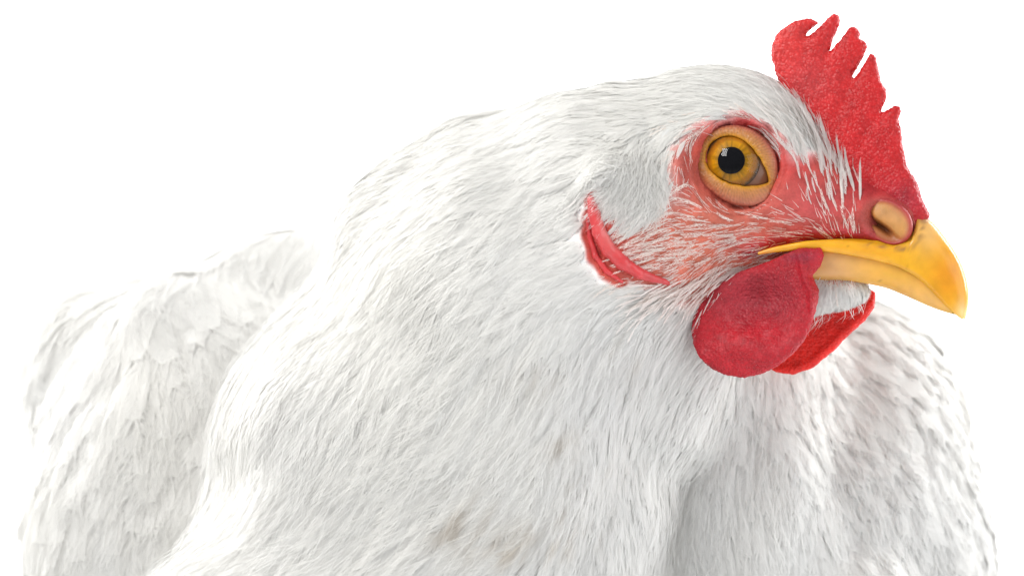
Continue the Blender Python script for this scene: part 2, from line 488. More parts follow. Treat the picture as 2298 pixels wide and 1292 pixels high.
def body_color(p):
    q = w2h(p); x, z = q[:, 0], q[:, 2]
    px, py = cheek_px(p)
    col = np.tile(np.array([.58, .17, .125]), (len(p), 1))
    def blend(cx, cy, sx, sy, c, amt=1.0):
        nonlocal col
        a = amt * np.exp(-((px - cx) / sx) ** 2 - ((py - cy) / sy) ** 2)
        col = col * (1 - a[:, None]) + np.array(c) * a[:, None]
    blend(1560, 560, 170, 90, (.66, .27, .17), .9)
    blend(1460, 520, 60, 70, (.60, .20, .13), .7)
    blend(1650, 640, 120, 50, (.58, .20, .14), .8)
    blend(1560, 320, 50, 70, (.56, .11, .08), .8)
    blend(1690, 262, 120, 50, (.54, .035, .035), 1)
    blend(1785, 340, 60, 80, (.54, .035, .035), 1)
    blend(1840, 460, 110, 80, (.50, .10, .105), .9)
    blend(1950, 400, 80, 90, (.42, .03, .04), .95)
    blend(2040, 430, 60, 70, (.33, .02, .035), .95)
    blend(1760, 550, 130, 22, (.56, .07, .09), .9)
    blend(1900, 530, 120, 18, (.50, .07, .11), .8)
    blend(1345, 520, 60, 130, (.50, .06, .05), .95)
    blend(1390, 600, 50, 40, (.45, .08, .06), .8)
    blend(1395, 500, 25, 60, (.60, .16, .13), .8)
    blend(1540, 390, 22, 50, (.45, .12, .10), .6)
    a_ = (np.exp(-(pline(px, py, [(1670, 572), (1734, 546), (1806, 530), (1873, 527), (1940, 534), (2000, 548)]) / 13) ** 2) * .85)[:, None]
    col = col * (1 - a_) + np.array([.42, .03, .045]) * a_
    # nostril flap
    n = NOS; dx, dz = x - n[0], z - n[2]; a = math.radians(-38)
    u = dx * math.cos(a) + dz * math.sin(a); vv = -dx * math.sin(a) + dz * math.cos(a)
    r1 = np.sqrt((u / .60) ** 2 + (vv / .42) ** 2)
    w1 = (1 / (1 + np.exp(np.clip((r1 - 1.0) / .08, -30, 30))))[:, None]
    col = col * (1 - w1) + np.array([.40, .10, .08]) * w1
    b = bare_amt(p)[:, None]
    return col * np.array([.90, .68, .68]) * b + WHITE * (1 - b)
setcol(me, body_color(bv))
# the skin under the coat lies a little below the feather roots
sk = bv - grad(body_full, bv) * (.035 * (1 - np.clip(bare_amt(bv) * 1.6, 0, 1)))[:, None]
me.vertices.foreach_set('co', sk.astype(np.float32).ravel()); me.update()
body = part('body', me, m_skin)

# ------------------------------------------------------------------ feather flow field
G = [  # px, py, depth, dx, dy (down positive)
    (1880, 430, -.8, .12, -1), (1920, 440, -.6, .3, -1), (1860, 350, -.8, .0, -1), (1835, 330, -.8, -.3, -1), (1865, 280, -.5, .0, -1), (1800, 300, -1.0, -.6, -1), (1740, 250, -1.2, -.9, -.7), (1760, 330, -1.4, -.6, -1), (1800, 400, -1.3, -.3, -1), (1650, 215, -1.3, -1, -.25),
    (1740, 160, -.6, -1, -.5), (1560, 250, -1.3, -1, .25), (1500, 200, -1, -1, .05), (1640, 150, -.5, -1, -.08), (1400, 220, -1.5, -1, .12), (1250, 260, -2, -1, .3), (1300, 380, -2.2, -1, .35),
    (1080, 300, -1.5, -1, .5), (950, 400, -1, -1, .75), (1100, 520, -2.8, -1, .75), (1250, 600, -2.5, -1, .7), (820, 600, -1.5, -.8, .9), (950, 750, -2.8, -.9, 1),
    (1150, 850, -3, -.55, 1), (1300, 800, -2.4, -.4, 1), (1450, 800, -1, -.15, 1), (1540, 720, -.8, -.5, .6), (620, 800, 0, -.5, 1), (800, 900, -2.6, -.6, 1), (550, 1050, 0, -.25, 1), (700, 1080, -2.5, -.7, 1), (480, 1200, 1, -.1, 1),
    (950, 1050, -3, -.8, .8), (1150, 1050, -2.8, -.6, .9), (1350, 1000, -2, -.35, 1), (1470, 1100, -.5, -.05, 1), (1100, 1200, -3, -.9, .9), (900, 1250, -3.5, -1, .8), (700, 1250, -3, -1, .7), (1300, 1200, -2, -.5, 1), (500, 1290, -1, -.8, .8),
    (1600, 1000, 2.5, .0, 1), (1620, 850, 2, -.1, 1), (1750, 950, 3, .2, 1), (1850, 850, 4, .45, 1), (1980, 760, 5, .7, 1), (1700, 1200, 2.4, .1, 1), (1950, 1050, 4, .35, 1), (2100, 900, 6, .45, 1), (2150, 1150, 6, .15, 1), (1850, 1270, 2.4, .5, 1), (2000, 1280, 3, .4, 1),
    (620, 600, 7.5, -.3, 1), (500, 640, 6.5, .2, 1), (400, 720, 5.5, .45, 1), (300, 640, 7, -.2, .8), (430, 830, 5, .5, 1), (180, 750, 7, -.5, 1), (200, 900, 6, -.3, 1), (100, 1000, 7, -.15, 1), (350, 1000, 4.5, .1, 1), (250, 1150, 4.5, -.1, 1), (420, 1150, 4.2, -.05, 1), (100, 1200, 7, 0, 1),
    # face: from the beak back over the cheek
    (1850, 470, -.9, -.1, -1), (1900, 500, -.7, .1, -1), (1780, 500, -1.2, -1, -.1), (1660, 520, -1.4, -1, -.05), (1560, 540, -1.5, -1, .05), (1480, 560, -1.6, -1, .15), (1600, 480, -1.5, -1, -.25), (1530, 450, -1.6, -.9, -.5), (1650, 600, -1.2, -1, .3), (1560, 640, -1.2, -1, .35), (1480, 640, -1.3, -1, .35), (1740, 590, -1, -1, .35),
    (1440, 370, -1.8, -.2, 1), (1390, 420, -1.8, -.5, 1), (1470, 430, -1.8, .2, 1), (1520, 360, -1.7, -.1, 1),
    (1830, 690, -.2, -.2, 1), (1900, 660, -.2, .3, 1), (1780, 740, -.2, -.2, 1), (1950, 640, -.2, .6, .8),
]
GP = np.array([W(g[0], g[1], g[2]) for g in G]); GD = np.array([(g[3], 0, -g[4]) for g in G], float); GD /= np.linalg.norm(GD, axis=1)[:, None]
def flow(p, n):
    out = np.zeros_like(p)
    for s in range(0, len(p), 20000):
        d2 = ((p[s:s + 20000, None] - GP[None]) ** 2).sum(-1)
        wt = 1 / (d2 + .12) ** 1.7
        out[s:s + 20000] = (wt[..., None] * GD).sum(1) / wt.sum(1)[:, None]
    out -= n * (out * n).sum(-1, keepdims=True)
    return out / np.maximum(np.linalg.norm(out, axis=-1, keepdims=True), 1e-6)

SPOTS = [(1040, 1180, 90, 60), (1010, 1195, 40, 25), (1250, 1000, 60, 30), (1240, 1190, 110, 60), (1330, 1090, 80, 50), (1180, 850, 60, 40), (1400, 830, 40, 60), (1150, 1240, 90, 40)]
def feather_tint(p, rnd):
    px, py = topx(p)
    t = np.zeros(len(p))
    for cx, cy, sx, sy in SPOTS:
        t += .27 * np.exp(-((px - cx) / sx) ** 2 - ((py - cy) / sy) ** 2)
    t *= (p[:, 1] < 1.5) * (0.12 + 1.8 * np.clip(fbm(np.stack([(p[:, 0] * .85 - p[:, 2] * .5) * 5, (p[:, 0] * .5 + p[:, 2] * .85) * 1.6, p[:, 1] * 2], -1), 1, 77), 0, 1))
    warm = np.clip(.5 + .5 * vnoise(p, .35, 5), 0, 1)
    base = WHITE * (0.985 + .014 * rnd)[:, None]
    base = base * (1 - warm[:, None] * np.array([0, .005, .022]))
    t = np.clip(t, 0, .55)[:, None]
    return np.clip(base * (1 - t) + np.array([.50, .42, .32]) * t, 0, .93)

def sample(n, keep, lo=None):
    """random points on the body surface, kept by a density function"""
    tri = []
    me = body.data
    me.calc_loop_triangles()
    T = np.empty(len(me.loop_triangles) * 3, np.int32); me.loop_triangles.foreach_get('vertices', T); T = T.reshape(-1, 3)
    A, B_, Cc = bv[T[:, 0]], bv[T[:, 1]], bv[T[:, 2]]
    ar = np.linalg.norm(np.cross(B_ - A, Cc - A), axis=1) / 2
    cen = (A + B_ + Cc) / 3
    k = np.clip(keep(cen, unit(np.cross(B_ - A, Cc - A))), 0, None)
    pr = ar * k; tot = pr.sum(); m = int(tot) if n is None else n
    ix = RS.choice(len(T), m, p=pr / tot)
    u = RS.rand(m); v_ = RS.rand(m); f = u + v_ > 1; u[f] = 1 - u[f]; v_[f] = 1 - v_[f]
    pt = A[ix] + (B_ - A)[ix] * u[:, None] + (Cc - A)[ix] * v_[:, None]
    return pt[clear_lobe(pt) > 0]

def spines(P, L, K, jit, surf=body_base, swl=1.0):
    n = grad(surf, P); t = flow(P, n)
    ang = RS.randn(len(P)) * jit
    swirl = (.26 * vnoise(P, .55, 41) + .10 * vnoise(P, 1.4, 43)) * swl
    ang = ang + swirl
    S = [P]; Ns = [n]; Ts = []
    p = P
    for i in range(K):
        tt = flow(p, n); b = np.cross(n, tt)
        tt = tt * np.cos(ang)[:, None] + b * np.sin(ang)[:, None]
        Ts.append(tt)
        p = p + tt * (L / K)[:, None]
        dd = surf(p); n = grad(surf, p)
        p = p - n * np.maximum(dd, -.3)[:, None] * np.where(dd > 0, .6, 1)[:, None]
        S.append(p); Ns.append(n)
    Ts.append(Ts[-1])
    return np.stack(S, 1), np.stack(Ns, 1), np.stack(Ts, 1)
def interp(A, s):
    """A (N,K+1,3), s (N,B) in 0..1+ -> (N,B,3)"""
    K = A.shape[1] - 1; x = np.clip(s, 0, 1.3) * K; i = np.clip(np.floor(x).astype(int), 0, K - 1); f = (x - i)[..., None]
    r = np.arange(A.shape[0])[:, None]
    return A[r, i] * (1 - f) + A[r, i + 1] * f
class Blk:
    def __init__(s, V, NN, rnd, va): s.V, s.NN, s.rnd, s.va = V, NN, rnd, va
    def __getitem__(s, i): return Blk(s.V[i], s.NN[i], s.rnd[i], None if s.va is None else (s.va[0][i], s.va[1][i]) + s.va[2:])
def make_feathers(P, L, Wd, lift, off, nb=26, K=6, jit=.14, bw=.018, surf=body_base, tintf=feather_tint, fray=.25, point=1.0, vane=None, swl=1.0):
    """each feather: a shaft and 2*nb barbs that lie along the coat; returns verts, tris, normals, colours per feather block"""
    S, Ns, Ts = spines(P, L, K, jit, surf, swl)
    N = len(P)
    ss = np.linspace(0, 1, K + 1)
    S = S + Ns * (off[:, None, None] + lift[:, None, None] * (ss ** 2)[None, :, None])
    s0 = np.tile(np.linspace(.08, .93, nb), 2)[None] + RS.randn(N, 2 * nb) * .012
    side = np.concatenate([np.ones(nb), -np.ones(nb)])[None]
    prof = (np.clip(s0, 0, 1) ** .35) * (1 - np.clip(s0, 0, 1) ** 3 * .75 * point)
    lat = Wd[:, None] * prof * (1 - fray * RS.rand(N, 2 * nb)) * side
    ds = (.24 + .12 * RS.rand(N, 2 * nb)) * (1 - .45 * np.clip(s0, 0, 1))
    up = RS.randn(N, 2 * nb) * .25 * np.abs(Wd[:, None]) * fray
    Bn = np.cross(Ns, Ts)
    tilt = .05 * np.repeat(RS.randn(N, nb), 2, 1)[:, :2 * nb]
    vs = []; ns = []
    for qv, wv in ((0., 1.), (.5, .85), (1., 0.)):
        s = s0 + ds * qv
        c = interp(S, s); n = unit(interp(Ns, s)); b = unit(interp(Bn, s)); t = unit(interp(Ts, s))
        la = lat * (qv ** .8)
        c = c + b * la[..., None] + n * ((-.05 * np.abs(la) + up * qv * qv)[..., None])
        nn = unit(n + b * (np.sign(lat) * .14 + tilt)[..., None] + t * .05)
        if wv > 0:
            wd = unit(b * .9 - t * .35 * np.sign(lat)[..., None]) * (bw * wv * .5)
            vs += [c - wd, c + wd]; ns += [nn, nn]
        else:
            vs.append(c); ns.append(nn)
    va = None
    if vane:
        nc, na_ = vane
        sv = np.tile(np.linspace(0, .93, na_), (N, 1)); c = interp(S, sv); n = unit(interp(Ns, sv)); b = unit(interp(Bn, sv))
        wp = (.25 + .75 * np.sin(np.pi * np.clip(sv, 0, 1) ** .75) ** .7) * Wd[:, None] * .68
        cs = np.linspace(-1, 1, nc)
        la = wp[..., None] * cs
        vv_ = c[:, :, None] + b[:, :, None] * la[..., None] + n[:, :, None] * (-.05 * np.abs(la) - .008)[..., None]
        vn_ = unit(n[:, :, None] + b[:, :, None] * (cs * .14)[None, None, :, None])
        va = (vv_.reshape(N, -1, 3), vn_.reshape(N, -1, 3), nc, na_)
    V = np.stack(vs, 2); NN = np.stack(ns, 2)             # N,2nb,5,3
    M_ = N * 2 * nb
    V = V.reshape(N, -1, 3); NN = NN.reshape(N, -1, 3)
    rnd = (RS.randn(N, 1) * .7 + .9 * np.repeat(RS.randn(N, (2 * nb + 2) // 3), 3, 1)[:, :2 * nb] + RS.randn(N, 2 * nb) * .8)[..., None].repeat(5, 2).reshape(N, -1)
    return Blk(V, NN, rnd, va)
TRI5 = np.array([[0, 1, 3], [0, 3, 2], [2, 3, 4]])
def block_mesh(name, B, tintf=feather_tint):
    V = B.V.reshape(-1, 3); NN = B.NN.reshape(-1, 3); rnd = B.rnd.reshape(-1)
    n = len(V) // 5
    T = [(np.arange(n)[:, None, None] * 5 + TRI5[None]).reshape(-1, 3)]
    if B.va is not None:
        v2, n2, nc, na_ = B.va; m = len(v2)
        j, i = np.meshgrid(np.arange(na_ - 1), np.arange(nc - 1), indexing='ij'); o = (j * nc + i).ravel()
        q = np.stack([o, o + 1, o + nc + 1, o + nc], -1)
        T.append((len(V) + np.arange(m)[:, None, None] * (nc * na_) + q[None]).reshape(-1, 4))
        rr_ = np.repeat(B.rnd.reshape(m, -1).mean(1), nc * na_)
        V = np.concatenate([V, v2.reshape(-1, 3)]); NN = np.concatenate([NN, n2.reshape(-1, 3)]); rnd = np.concatenate([rnd, rr_])
    return mesh_np(name, V, T, tintf(V, rnd), NN, smooth=False)
def make_hairs(P, L, lift, jit, wd, surf=body_base, curl=0.0, K=2, off=.0, swl=1.0):
    """plain fine barbs, one ribbon of two pieces each"""
    S, Ns, Ts = spines(P, L, K, jit, surf, swl)
    N = len(P)
    lf = lift * (0.5 + RS.rand(N))
    s3 = np.array([0, .45, 1.])
    c = interp(S, np.tile(s3, (N, 1))); n = unit(interp(Ns, np.tile(s3, (N, 1)))); t = interp(Ts, np.tile(s3, (N, 1)))
    b = np.cross(n, t)
    c = c + n * (off + lf[:, None] * s3 ** 1.3)[..., None] + b * (RS.randn(N) * curl)[:, None, None] * (s3 ** 2)[None, :, None]
    w_ = np.asarray(wd) * np.ones(N)
    V = np.stack([c[:, 0] - b[:, 0] * w_[:, None] / 2, c[:, 0] + b[:, 0] * w_[:, None] / 2, c[:, 1] - b[:, 1] * w_[:, None] * .42, c[:, 1] + b[:, 1] * w_[:, None] * .42, c[:, 2]], 1)
    NN = np.stack([n[:, 0], n[:, 0], n[:, 1], n[:, 1], n[:, 2]], 1)
    rnd = np.repeat(RS.randn(N, 1), 5, 1)
    return Blk(V, NN, rnd, None)

def seen(p, n):
    px, py = topx(p)
    view = unit(CAMP - p)
    f = (n * view).sum(1)
    return (f > -.45) & (px > -120) & (px < 2420) & (py > -50) & (py < 1420)
def covered(p): return 1 - bare_amt(p)

def clear_lobe(p):
    r = np.ones(len(p)); m = (np.abs(p[:, 0] - 2.6) < 1.8) & (np.abs(p[:, 2] - 1.1) < 1.8) & (p[:, 1] < 1)
    r[m] = lobe_sdf(p[m]) > .055
    return r
# hackle, breast and back feathers
def head_amt(p):
    q = w2h(p); return 1 / (1 + np.exp(np.clip((-q[:, 0] - 2.2 + np.clip(-q[:, 2] - 1.0, 0, 9) * 0 ) / .5, -30, 30))) * (p[:, 2] > -1.0) * (p[:, 1] < 2.5)
P = sample(None, lambda p, n: 23.0 * seen(p, n) * covered(p) * (1 - head_amt(p)) * np.where(p[:, 1] > 2.2, .75, 1) * (1 + .6 * np.exp(-((p[:, 0] - 2.6) / 1.3) ** 2) * (p[:, 2] < 0) * (p[:, 1] < 3.5)))
far = np.clip((P[:, 1] - 1) / 2.5, 0, 1)
hd = np.exp(-np.clip(-w2h(P)[:, 0] - 2.2, 0, 9) / 2.5)
sz = .7 + .6 * RS.rand(len(P))
L = (2.7 - 1.7 * hd) * sz; Wd = (.40 - .22 * hd + .22 * far) * sz
FB = make_feathers(P, L, Wd, .01 + .03 * RS.rand(len(P)) + far * .16 * RS.rand(len(P)) ** 3, .02 + .025 * RS.rand(len(P)), nb=40, jit=.07, bw=.027, fray=.09, surf=body_full, vane=(5, 7))
px, py = topx(P)
score = far * 2 + RS.rand(len(P)) + (px > 1500) * .5
pick = np.zeros(len(P), bool)
vis = (px > 60) & (px < 2200) & (py < 1250) & (grad(body_base, P) @ np.array([0, -1, 0]) > .3)
pick[np.argsort(-(score * vis))[:240]] = True
plum = part('plumage', block_mesh('plumage', FB[~pick]), m_feather); plum['kind'] = 'stuff'
for i in np.where(pick)[0]:
    part('feather', block_mesh('feather', FB[i:i + 1]), m_feather)
print('feathers', len(P))

# short dense head feathers
P = sample(None, lambda p, n: 260.0 * seen(p, n) * covered(p) ** 2 * head_amt(p))
FB = make_feathers(P, .45 + .4 * RS.rand(len(P)), .05 + .035 * RS.rand(len(P)), .015 + .03 * RS.rand(len(P)), .0 + .02 * RS.rand(len(P)), nb=8, K=3, jit=.08, bw=.017, fray=.2, surf=body_full, vane=(3, 4))
print('head feathers', len(P))
o = part('head_feathers', block_mesh('head_feathers', FB), m_feather); o['kind'] = 'stuff'

# fine loose barbs over the coat
P = sample(None, lambda p, n: 28.0 * seen(p, n) * covered(p))
FB = make_hairs(P, (.7 + .7 * RS.rand(len(P))) * (1 - .5 * head_amt(P)), .10, .18, .012, curl=.10, K=2, off=.12 + .1 * RS.rand(len(P))[:, None])
print('loose', len(P))
o = part('loose_barbs', block_mesh('loose_barbs', FB), m_feather); o['kind'] = 'stuff'

# bristles on the bare face
def bristle_density(p, n):
    px, py = topx(p)
    b = bare_amt(p)
    g = lambda cx, cy, sx, sy: np.exp(-((px - cx) / sx) ** 2 - ((py - cy) / sy) ** 2)
    d = 35 + 205 * g(1540, 570, 190, 85) + 120 * g(1480, 480, 70, 70) + 60 * g(1850, 500, 80, 50)
    d = d + 220 * g(1570, 285, 80, 30) + 120 * g(1720, 262, 70, 22) + 220 * g(1440, 650, 150, 30)
    d = d * (1 - .9 * g(1780, 385, 55, 60)) * (1 - .6 * g(1700, 300, 80, 30))
    rho = np.hypot((px - 1652) , py - 370)
    d = d * (rho > 104) * (np.hypot(px - 1992, py - 497) > 62) * (~((px > 1930) & (py < 480))) * (px < 1950)
    d = d * np.where((px < 1400) & (py > 440) & (py < 620), .10, 1)
    return d * b * seen(p, n) * (p[:, 2] > -1.2)
def bristle_tint(p, rnd): return np.clip(np.array([.86, .78, .73]) * (1 + .05 * rnd)[:, None], 0, .92)
P = sample(None, bristle_density)
hal = RS.rand(len(P)) < .11
P1 = P[hal]; P = P[~hal][:int(len(P) * .55)]
FB = make_feathers(P1, .35 + .45 * RS.rand(len(P1)), .03 + .03 * RS.rand(len(P1)), .05 + .05 * RS.rand(len(P1)), np.full(len(P1), .004), nb=6, K=3, jit=.10, bw=.015, surf=body_full, fray=.3)
o = part('cheek_feathers', block_mesh('cheek_feathers', FB, lambda p, r: np.clip(np.array([.86, .77, .71]) * (1 + .04 * r)[:, None], 0, .92)), m_bristle); o['kind'] = 'stuff'
FB = make_hairs(P, .12 + .42 * RS.rand(len(P)), .06, .16, .013, surf=body_full, curl=.05, off=.004, swl=1.0)
print('bristles', len(P))
o = part('face_bristles', block_mesh('face_bristles', FB, bristle_tint), m_bristle); o['kind'] = 'stuff'
def ear_density(p, n):
    px, py = topx(p)
    return 900 * np.exp(-((px - 1425) / 62) ** 4 - ((py - 400) / 62) ** 4) * seen(p, n) * (p[:, 1] < 0)
P = sample(None, ear_density)
FB = make_hairs(P, .35 + .45 * RS.rand(len(P)), .26, .32, .014, surf=body_full, curl=.12, off=.02)
o = part('ear_tuft', block_mesh('ear_tuft', FB), m_feather); o['kind'] = 'stuff'
def chin_density(p, n):
    px, py = topx(p)
    return 500. * (px > 1800) * (px < 2010) * (py > 615) * (py < 790) * (p[:, 1] < 2) * seen(p, n)
P = sample(None, chin_density)
FB = make_hairs(P, .15 + .3 * RS.rand(len(P)), .07, .25, .015, surf=body_full, curl=.05, off=.01)
o = part('chin_feathers', block_mesh('chin_feathers', FB), m_feather); o['kind'] = 'stuff'
def jaw_density(p, n):
    px, py = topx(p)
    t = (px - 1460) / 270.
    line = 668 - 70 * t
    return 60 * np.exp(-((py - line) / 22) ** 2) * (t > 0) * (t < 1) * seen(p, n) * (w2h(p)[:, 1] > .2)
P = sample(None, jaw_density)
FB = make_feathers(P, .6 + .6 * RS.rand(len(P)), .03 + .03 * RS.rand(len(P)), .12 + .14 * RS.rand(len(P)), np.full(len(P), .02), nb=9, K=4, jit=.14, bw=.015, surf=body_full, fray=.35)
o = part('jaw_whiskers', block_mesh('jaw_whiskers', FB, lambda p, r: np.clip(np.array([.87, .80, .76]) * (1 + .04 * r)[:, None], 0, .92)), m_bristle); o['kind'] = 'stuff'
# stiff little feathers between eye and nostril, standing up towards the comb
def lore_density(p, n):
    px, py = topx(p)
    g = lambda cx, cy, sx, sy: np.exp(-((px - cx) / sx) ** 2 - ((py - cy) / sy) ** 2)
    return (42 * g(1865, 370, 44, 95) + 40 * g(1810, 290, 50, 60) + 60 * g(1845, 260, 40, 60) + 60 * g(1775, 318, 40, 38)) * seen(p, n) * (px < 1945) * (np.hypot(px - 1992, py - 497) > 75) * (w2h(p)[:, 1] > .1) * (py < 520)
P = sample(None, lore_density)
px, py = topx(P)
upw = np.clip((440 - py) / 150, 0, 1)
FB = make_feathers(P, (.28 + .25 * RS.rand(len(P))) * (1 + .7 * upw), .028 + .02 * RS.rand(len(P)) * (1 + upw), .10 + .12 * RS.rand(len(P)), np.full(len(P), .01), nb=9, K=3, jit=.07, bw=.016, surf=body_full, fray=.12, swl=.2)
lore_tint = lambda p, r: np.clip(np.array([.86, .83, .80]) * (1 + .03 * r)[:, None], 0, .92)
o = part('lore_feathers', block_mesh('lore_feathers', FB, lore_tint), m_feather); o['kind'] = 'stuff'
# the few large ones that stand before the comb
for cx, cy, ln, wd_ in [(1866, 370, 1.50, .13), (1882, 380, 1.20, .14), (1852, 380, 1.1, .09), (1900, 420, 1.1, .07), (1917, 430, .95, .07), (1838, 350, .9, .06), (1822, 310, .9, .06), (1893, 455, .8, .05), (1930, 450, .75, .05), (1806, 285, .8, .06)]:
    P = on_body(cx, cy)[None]
    FB = make_feathers(P, np.array([ln]), np.array([wd_]), np.array([.30]), np.array([.03]), nb=22, K=5, jit=.04, bw=.016, surf=body_full, fray=.1, vane=(3, 6))
    part('feather', block_mesh('feather', FB, lore_tint), m_feather)

# ------------------------------------------------------------------ comb
COMB = [(1738, 155), (1732, 124), (1734, 101), (1744, 77), (1760, 64), (1779, 50), (1798, 43), (1821, 41), (1837, 48), (1838, 56), (1825, 66), (1813, 80), (1827, 72), (1841, 58), (1856, 39), (1872, 29),
        (1885, 37), (1884, 58), (1876, 80), (1869, 97), (1863, 113), (1876, 98), (1891, 77), (1905, 58), (1920, 57), (1929, 72), (1929, 85), (1943, 94), (1945, 106), (1938, 126), (1927, 148), (1915, 172),
        (1927, 156), (1939, 136), (1952, 118), (1966, 126), (1970, 155), (1978, 182), (1989, 199), (1991, 217), (1987, 232), (1979, 249), (1992, 244), (2007, 235), (2020, 239), (2023, 252), (2017, 267), (2023, 286),
        (2025, 310), (2030, 337), (2036, 372), (2054, 399), (2065, 426), (2077, 457), (2088, 482), (2075, 520), (2030, 520), (1950, 470), (1890, 400), (1840, 320), (1790, 250), (1755, 200)]
CB = P2(COMB, 0); CG = PolyGrid(CB)
BASE = P2([(1745, 160), (1790, 225), (1850, 300), (1900, 370), (1960, 430), (2080, 485)], 0)
def segdist(X, Z, P):
    d = np.full(X.shape, 9.)
    for i in range(0, len(P), 2):
        ax, az = P[i]; ex, ez = P[i + 1][0] - ax, P[i + 1][1] - az
        t = np.clip(((X - ax) * ex + (Z - az) * ez) / (ex * ex + ez * ez), 0, 1)
        d = np.minimum(d, np.hypot(X - ax - ex * t, Z - az - ez * t))
    return d
CGR = PolyGrid(P2([(1813, 80), (1806, 150), (1863, 113), (1840, 190), (1915, 172), (1885, 260), (1979, 249), (1925, 330), (1738, 20), (1738, 20.5), (2090, 520), (2090, 520.5)], 0), dist=segdist)
def comb_sdf(p):
    q = w2h(p); x, z = q[..., 0], q[..., 2]
    wob = .015 * vnoise(np.stack([x, z * 0, z], -1), 5, 3)
    d2 = CG(x, z) + wob + .022
    bend = .16 * np.sin(x * 1.3 + 1.0) * np.clip((z - 1.5) / 3, 0, 1)
    tb = .17 + .16 * np.exp(-np.clip(z + .9 * (x - 1.6) - .9, 0, 9) / 1.2)
    gro = CGR(x, z)
    inner = np.clip(-d2, 0, .35) / .35
    tb = tb - .045 * np.exp(-(gro / .11) ** 2)
    t = .05 + (tb - .05) * np.sqrt(1 - (1 - inner) ** 2)
    r = .05
    a = np.maximum(d2 + r, 0); b = np.abs(q[..., 1] - bend) - t
    return np.minimum(np.maximum(d2 + r, b + r), 0) * .7 + np.sqrt(a ** 2 + np.maximum(b + r, 0) ** 2) - r
def comb_full(p):
    return comb_sdf(p)
def flesh_part(name, f, lo, hi, h, mat, colf, gran=.02, gs=13, parent=None, newton=2):
    v, q = surfnet(f, lo, hi, h, newton)
    g = grad(f, v)
    wv = worley(v, gs, 5)
    v = v + g * ((.5 - wv) * gran + .004 * vnoise(v, 8, 6))[:, None]
    me = mesh_np(name, v, q, colf(v))
    return part(name, me, mat, parent)
def comb_col(v):
    q = w2h(v); px, py = topx(v)
    c = np.tile(np.array([.52, .014, .016]), (len(v), 1))
    tip = np.clip((260 - py + (px - 1740) * .45) / 260, 0, 1)[:, None] * .0
    a = np.exp(-((px - 1750) / 70) ** 2 - ((py - 90) / 80) ** 2)[:, None] * .6
    c = c * (1 - a) + np.array([.66, .05, .045]) * a
    a = np.exp(-((px - 1810) / 60) ** 2 - ((py - 180) / 50) ** 2)[:, None] * .5
    c = c * (1 - a) + np.array([.56, .06, .065]) * a
    a = np.exp(-((px - 1960) / 60) ** 2 - ((py - 330) / 110) ** 2)[:, None] * .45
    c = c * (1 - a) + np.array([.46, .006, .012]) * a
    a = np.exp(-((px - 2030) / 60) ** 2 - ((py - 450) / 50) ** 2)[:, None] * .8
    c = c * (1 - a) + np.array([.34, .02, .035]) * a
    w_ = worley(v, 15, 22)[:, None]
    c = c * (1.12 - .35 * w_) + np.array([.16, .10, .10]) * np.clip(.4 - w_, 0, 1)
    return np.clip(c, 0, .95)
lo = np.array([1.2, -2.5, 0.8]); hi = np.array([10.2, 2.5, 6.6])
flesh_part('comb', comb_full, (5.4, -2.4, 1.0), (9.9, 1.2, 6.5), .028, m_comb, comb_col, gran=.035, gs=14)

# ------------------------------------------------------------------ wattles
WT = [(1792, 556), (1839, 556), (1846, 574), (1838, 597), (1820, 618), (1829, 637), (1836, 653), (1834, 677), (1826, 708), (1818, 737), (1805, 766), (1779, 796), (1747, 822), (1713, 838), (1674, 847), (1634, 841), (1600, 825),
      (1576, 803), (1561, 776), (1554, 745), (1555, 711), (1559, 680), (1597, 645), (1660, 608), (1713, 590), (1747, 575)]
WB = 1.22
WTL = P2(WT, WB); WG = PolyGrid(WTL)
WLOW = P2([(1557, 690), (1555, 745), (1576, 803), (1634, 841), (1713, 838), (1779, 796), (1818, 737), (1836, 677)], WB)
def wattle_sdf(p):
    q = w2h(p); x, z = q[..., 0], q[..., 2]
    d2 = WG(x, z)
    c = hl(1700, 680, WB)
    shape = .40 * np.exp(-((x - c[0] - .05) / .75) ** 2 - ((z - c[2]) / .5) ** 2)
    swell = .28 * np.exp(-((x - hl(1680, 780, WB)[0]) / .8) ** 2 - ((z - hl(1680, 780, WB)[2]) / .4) ** 2)
    fold = .20 * np.exp(-(pline(x, z, P2([(1800, 570), (1812, 625), (1828, 655), (1830, 690)], WB)) / .10) ** 2)
    b0 = WB - .05 - .10 * (z + 2)
    inner = np.clip(-d2, 0, .30) / .30
    t = .07 + .13 * np.sqrt(1 - (1 - inner) ** 2)
    b = q[..., 1] - b0
    front = b - (t - shape + swell + fold); back = -b - t * .9 + (-shape * .9)
    bb = np.maximum(front, back); r = .06; a = np.maximum(d2 + r, 0)
    return np.minimum(np.maximum(d2 + r, bb + r), 0) * .7 + np.sqrt(a ** 2 + np.maximum(bb + r, 0) ** 2) - r
def watt_col(v):
    px, py = topx(v)
    c = np.tile(np.array([.42, .012, .022]), (len(v), 1))
    a = np.exp(-((px - 1705) / 105) ** 4 - ((py - 665) / 60) ** 4)[:, None] * .7
    c = c * (1 - a) + np.array([.30, .028, .042]) * a
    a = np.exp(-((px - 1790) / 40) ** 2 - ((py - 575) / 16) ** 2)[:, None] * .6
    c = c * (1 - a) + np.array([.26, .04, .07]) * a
    n = np.clip(fbm(v, 5, 8) * 1.2, 0, 1)[:, None] * np.exp(-((py - 740) / 60) ** 2)[:, None]
    c = c * (1 - .2 * n) + np.array([.65, .16, .18]) * n * .2
    w_ = worley(v, 13, 29)[:, None]
    return np.clip(c * (1.15 - .35 * w_), 0, .95)
